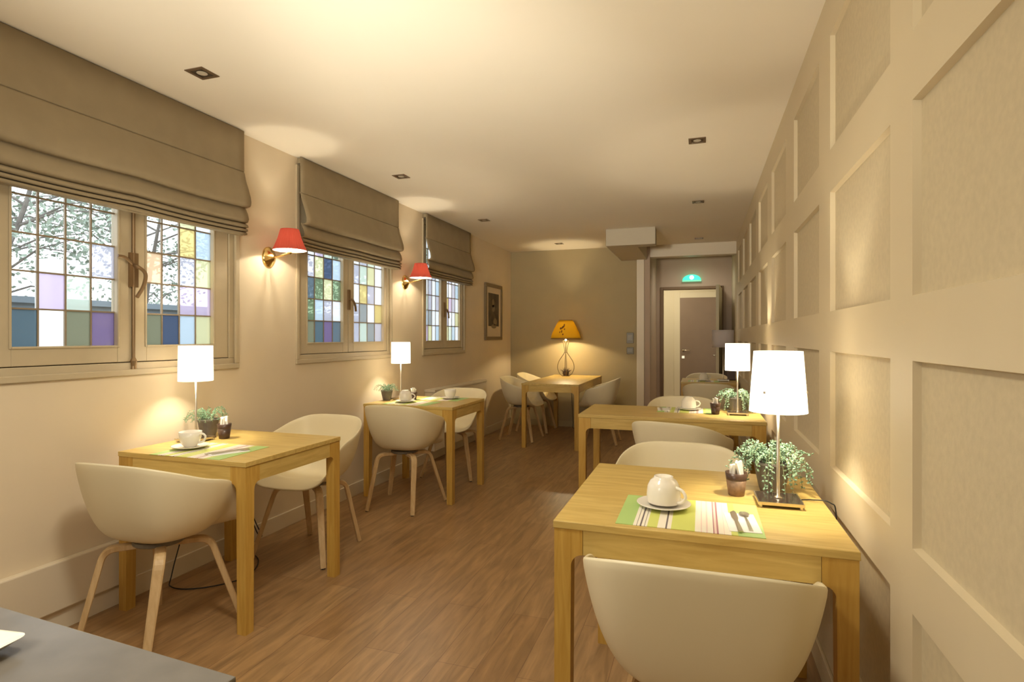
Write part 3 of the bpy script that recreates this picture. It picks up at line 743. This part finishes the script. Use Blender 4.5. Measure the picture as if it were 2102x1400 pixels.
# small dark plant inside the wire lamp
r = empty('potted_plant', (-1.760, 7.62, TZ)); tag(r, 'tiny dark dry plant standing inside the wire frame of the yellow lamp', 'plant')
bm = bmesh.new(); lathe(bm, [(.028,0),(.042,.028),(.045,.055),(.040,.055),(0,.05)], 20); bm_obj('pot', bm, DKPL, r)
bm = bmesh.new(); rng = random.Random(4)
for k in range(40):
    a = rng.uniform(0,2*PI); e = rng.uniform(.3,1.5); l = rng.uniform(.045,.075); b0 = Vector((.02*math.cos(a), .02*math.sin(a), .05))
    sweep(bm, [b0, b0+Vector((math.cos(a)*math.cos(e), math.sin(a)*math.cos(e), math.sin(e)))*l], [(.004,.004),(.001,.001)])
bm_obj('foliage', bm, DKPL, r)

# ------------------------------------------------------------------ tableware
def stripes(name, stops):
    m = bpy.data.materials.new(name); N, L, P = nodes(m)
    tc = N.new('ShaderNodeTexCoord'); sp = N.new('ShaderNodeSeparateXYZ'); mr = N.new('ShaderNodeMapRange')
    mr.inputs[1].default_value = -.2; mr.inputs[2].default_value = .2
    L.new(tc.outputs['Object'], sp.inputs[0]); L.new(sp.outputs[0], mr.inputs[0])
    rp = N.new('ShaderNodeValToRGB'); rp.color_ramp.interpolation = 'CONSTANT'
    L.new(mr.outputs[0], rp.inputs[0]); L.new(rp.outputs[0], P.inputs['Base Color'])
    e = rp.color_ramp.elements
    for i, (p, c) in enumerate(stops):
        el = e[0] if i == 0 else (e[1] if i == 1 else e.new(p)); el.position = p; el.color = (*c, 1)
    P.inputs['Roughness'].default_value = .5; return m
_g, _l, _w, _d, _m, _k = (.42,.60,.20), (.62,.66,.16), (.86,.80,.68), (.16,.13,.14), (.42,.18,.20), (.80,.62,.55)
MATM = stripes('striped_mat', [(0,_g),(.125,_w),(.145,_d),(.152,_w),(.17,_d),(.18,_w),(.20,_d),(.207,_w),(.222,_l),(.29,_w),(.345,_d),(.358,_w),(.385,_l),(.545,_w),(.585,_k),(.592,_w),(.62,_k),(.63,_w),(.665,_m),(.675,_k),(.69,_m),(.70,_w),(.735,_k),(.742,_w),(.785,_l),(.825,_g)])
def placemat(x, y, z, label, a=0, w_=.40, d_=.31):
    bm = bmesh.new(); bx(bm, -w_/2, w_/2, -d_/2, d_/2, 0, .0015)
    o = bm_obj('placemat', bm, MATM); o.location = (x, y, z+.0003); o.rotation_euler = (0,0,a); tag(o, label, 'placemat', 'striped green placemats')
    return z+.0018
def cup_set(x, y, z, where, a=0, flip=True):
    bm = bmesh.new(); lathe(bm, [(.026,0),(.028,.003),(.050,.006),(.072,.014),(.0735,.016),(.071,.0165),(.050,.010),(.030,.008),(0,.008)], 40)
    s = bm_obj('saucer', bm, PORC, smooth=True); s.location = (x, y, z); s.scale = (1.13, 1.13, 1); tag(s, 'white saucer '+where, 'saucer', 'white saucers under cups')
    r = empty('coffee_cup', (x, y, z+.0172 if flip else z+.009), a); r.scale = (1.2, 1.2, 1.2); tag(r, 'white coffee cup '+where, 'cup', 'white coffee cups')
    if flip: pf = [(.041,0),(.0425,.003),(.0435,.02),(.041,.042),(.034,.056),(.025,.063),(.024,.068),(.021,.068),(.019,.063),(0,.062)]
    else: pf = [(.022,0),(.024,.004),(.033,.014),(.040,.035),(.0425,.060),(.0410,.060),(.037,.033),(.030,.014),(0,.010)]
    bm = bmesh.new(); lathe(bm, pf, 40, caps=not flip); bm_obj('cup_body', bm, PORC, r, smooth=True)
    bm = bmesh.new(); zs = [.006,.010,.025,.040,.044] if flip else [.050,.052,.040,.022,.016]
    sweep(bm, spline([(.040,0,zs[0]),(.055,0,zs[1]),(.066,0,zs[2]),(.056,0,zs[3]),(.036,0,zs[4])], 6), .0042)
    bm_obj('handle', bm, PORC, r, smooth=True)
def tumbler(x, y, z, label, seed=1, h=.078):
    r = empty('condiment_tumbler', (x, y, z)); tag(r, label, 'tumbler', 'dark tumblers of sachets')
    bm = bmesh.new(); lathe(bm, [(.024,0),(.026,.002),(.0325,h*.68)], 24); lathe(bm, [(.0325,h*.68),(.036,h),(.0335,h),(.030,h*.7),(0,h*.6)], 24, mi=1, caps=False)
    bm_obj('cup', bm, [WICK if seed == 1 else TUMB, TUMB], r, smooth=True)
    rng = random.Random(seed)
    for k in range(5):
        bm = bmesh.new(); bx(bm, -.011, .011, -.0035, .0035, -.025, .032)
        a = rng.uniform(0, 2*PI); M = Matrix.Translation((.013*math.cos(k*1.3), .013*math.sin(k*1.3), h-.004+rng.uniform(-.002,.014))) @ Matrix.Rotation(rng.uniform(-.28,.28), 4, 'X') @ Matrix.Rotation(rng.uniform(-.25,.25), 4, 'Y') @ Matrix.Rotation(a, 4, 'Z')
        bmesh.ops.transform(bm, matrix=M, verts=bm.verts); bm_obj('sachet', bm, SACHET, r, bevel=.0015)
def cutlery(x, y, z, a, where, kinds=('knife','spoon')):
    for i, k in enumerate(kinds):
        bm = bmesh.new()
        if k == 'spoon':
            pts = spline([(0,-.075,.0022),(0,-.02,.0035),(0,.035,.0030),(0,.050,.0022)], 5); n = len(pts)
            sweep(bm, pts, [(.0055-.003*min(1,i_/(n*.6)), .0010) for i_ in range(n)], ref=(0,0,1), prof=RECT)
            V0 = bm.verts.new((0,.072,.0015)); rg = []
            for q in range(16): rg.append(bm.verts.new((.0145*math.cos(2*PI*q/16), .072+.023*math.sin(2*PI*q/16), .0045)))
            for q in range(16): bm.faces.new((V0, rg[q], rg[(q+1)%16]))
        elif k == 'knife':
            pts = [(0,-.095,.003),(0,-.01,.003),(0,.0,.0025),(0,.03,.0022),(0,.085,.0020),(.003,.100,.0020)]
            sweep(bm, pts, [(.0065,.0022),(.005,.0022),(.0045,.0018),(.009,.0008),(.009,.0007),(.002,.0006)], ref=(0,0,1), prof=RECT)
        else:
            pts = [(0,-.08,.0022),(0,.0,.0032),(0,.03,.003),(0,.045,.003)]
            sweep(bm, pts, [(.006,.001),(.0028,.001),(.004,.001),(.011,.001)], ref=(0,0,1), prof=RECT)
            for t_ in (-.0085,-.0028,.0028,.0085): sweep(bm, [(t_,.044,.003),(t_,.085,.0022)], [(.0014,.0008),(.0010,.0006)], ref=(0,0,1), prof=RECT)
        o = bm_obj('table_'+k if k != 'spoon' else 'teaspoon', bm, CHROME, smooth=False); off = (i-.5)*.030
        o.location = (x+off*math.cos(a), y+off*math.sin(a), z); o.rotation_euler = (0,0,a)
        tag(o, 'steel '+k+' '+where, k)
def napkin(x, y, z, a, label, w_=.085, d_=.17):
    bm = bmesh.new(); bx(bm, -w_/2, w_/2, -d_/2, d_/2, 0, .0022); o = bm_obj('paper_napkin', bm, PAPER, bevel=.0008)
    o.location = (x, y, z); o.rotation_euler = (0,0,a); tag(o, label, 'napkin', 'folded white paper napkins')
    return z+.0023
# near right table
z1 = placemat(-.035, 1.805, TZ, 'striped green placemat on the near right table', .0)
cup_set(-.112, 1.850, z1, 'on the near right table', -.55)
zn = napkin(.112, 1.765, z1, .06, 'folded white napkin under cutlery on the near right table')
cutlery(.112, 1.765, zn, .06, 'lying on the napkin of the near right table')
tumbler(.114, 2.078, TZ, 'wicker-patterned tumbler full of white sachets on the near right table', 1)
# near left table
z1 = placemat(-2.20, 2.10, TZ, 'striped green placemat on the near left table', .02)
cup_set(-2.335, 2.105, z1, 'on the near left table', .2, False)
zn = napkin(-2.085, 2.085, z1, -.45, 'folded white napkin under cutlery on the near left table')
cutlery(-2.085, 2.085, zn, -.45, 'lying on the napkin of the near left table')
tumbler(-2.40, 2.375, TZ, 'dark tumbler of white sachets beside the lamp on the near left table', 2)
# second left table
z1 = placemat(-2.23, 4.12, TZ, 'striped placemat nearest the camera on the second window-side table', 0, .40, .27)
cup_set(-2.300, 4.14, z1, 'at the near side of the second window-side table', .3)
zb = placemat(-2.13, 4.475, TZ, 'striped placemat on the far side of the second window-side table', 0, .40, .27)
cup_set(-2.060, 4.49, zb, 'at the far side of the second window-side table', 2.6, False)
zn = napkin(-2.245, 4.475, zb, 0, 'folded white napkin on the far side of the second window-side table', .07, .13)
tumbler(-2.335, 4.335, TZ, 'small dark tumbler of sachets between the two cups of the second window-side table', 3, .065)
# middle right table
z1 = placemat(-.10, 4.345, TZ, 'striped green placemat on the middle right table', .0)
cup_set(-.085, 4.36, z1, 'on the middle right table', .2)
zn = napkin(-.265, 4.345, z1, .1, 'folded white napkin on the middle right table')
cutlery(-.265, 4.345, zn, .1, 'on the napkin of the middle right table', ('knife',))
tumbler(.095, 4.20, TZ, 'dark tumbler of sachets beside the lamp on the middle right table', 4)
# far right table
z1 = placemat(.03, 7.25, TZ, 'striped placemat on the farthest right table', .0, .36, .26)
cup_set(.03, 7.26, z1, 'on the farthest right table', .2)
r = empty('menu_holder', (.355, 7.52, TZ)); tag(r, 'dark upright menu holder against the wall on the farthest right table', 'menu holder')
bm = bmesh.new(); bx(bm, -.05, .05, -.02, .02, 0, .012); bm_obj('base', bm, BLACKG, r)
for k in (-1, 0, 1):
    bm = bmesh.new(); bx(bm, -.045+k*.001, .045+k*.001, k*.009-.002, k*.009+.002, .012, .15); bm_obj('menu_card', bm, TUMB if k else SACHET, r)

# ------------------------------------------------------------------ foreground counter and white tray
r = empty('buffet_counter', (-1.476, .070, 0), math.radians(-3.3)); tag(r, 'grey stone-look counter top in the bottom left corner of the foreground', 'counter')
bm = bmesh.new(); bx(bm, -.90, .952, -.70, .495, .872, .902); bm_obj('worktop', bm, GREY, r, bevel=.002)
bm = bmesh.new(); bx(bm, -.88, .932, -.68, .475, .08, .8715); bm_obj('cabinet', bm, GREYS, r)
bm = bmesh.new(); bx(bm, -.86, .90, -.64, .43, 0, .08); bm_obj('plinth', bm, BLACK, r)
bm = bmesh.new(); lv = []
for (hx, hy, z) in ((.150,.100,0),(.168,.118,.006),(.180,.130,.015),(.176,.126,.016),(.160,.110,.0085)):
    r_c = .012; ring = []
    for (sx, sy, a0) in ((1,1,0),(-1,1,90),(-1,-1,180),(1,-1,270)):
        for k in range(5):
            q = math.radians(a0+22.5*k); ring.append(bm.verts.new((sx*(hx-r_c)+r_c*math.cos(q), sy*(hy-r_c)+r_c*math.sin(q), z)))
    lv.append(ring)
for A, B in zip(lv, lv[1:]):
    for k in range(20): bm.faces.new((A[k], A[(k+1) % 20], B[(k+1) % 20], B[k]))
bm.faces.new(lv[0][::-1]); bm.faces.new(lv[-1])
o = bm_obj('serving_tray', bm, PORC); o.location = (-.949, .325, .9024); o.rotation_euler = (0,0,math.radians(8))
tag(o, 'corner of a white porcelain dish on the grey counter', 'tray')

# ------------------------------------------------------------------ cords
def cord(pts, label, r_=.003):
    bm = bmesh.new(); sweep(bm, spline(pts, 8), r_); o = bm_obj('power_cord', bm, BLACK, smooth=True); tag(o, label, 'cord', 'black power cords of the table lamps')
cord([(-2.53,2.34,TZ+.006),(-2.612,2.38,TZ+.006),(-2.632,2.39,.70),(-2.636,2.36,.35),(-2.63,2.26,.05),(-2.56,2.20,.006),(-2.40,2.25,.006),(-2.30,2.42,.006),(-2.40,2.62,.006),(-2.60,2.74,.006)], 'black lamp cord trailing on the floor under the near left table')
cord([(-2.62,2.76,.30),(-2.60,2.78,.18),(-2.605,2.84,.06),(-2.63,2.90,.03),(-2.640,2.86,.12),(-2.645,2.80,.26)], 'black looped cord hanging on the wall behind the near left table')
g = bmesh.new(); bx(g, XL+.001, XL+.012, 2.75, 2.83, .25, .33); bx(g, XL+.012, XL+.040, 2.77, 2.81, .27, .31)
tag(bm_obj('wall_socket', g, TRIM, bevel=.003), 'cream wall socket low on the left wall behind the near left table', 'socket')
cord([(-1.74,7.69,TZ+.006),(-1.74,7.80,TZ+.006),(-1.74,7.85,.72),(-1.735,7.88,.40),(-1.715,7.87,.10),(-1.70,7.80,.008),(-1.62,7.76,.008)], 'black cord of the yellow lamp hanging down behind the long table')
cord([(.305,2.06,TZ+.005),(.345,2.075,TZ+.005),(.395,2.06,TZ+.004),(.412,2.055,.70),(.414,2.05,.40),(.405,2.05,.02)], 'thin black cord of the large lamp running to the panelled wall', .002)
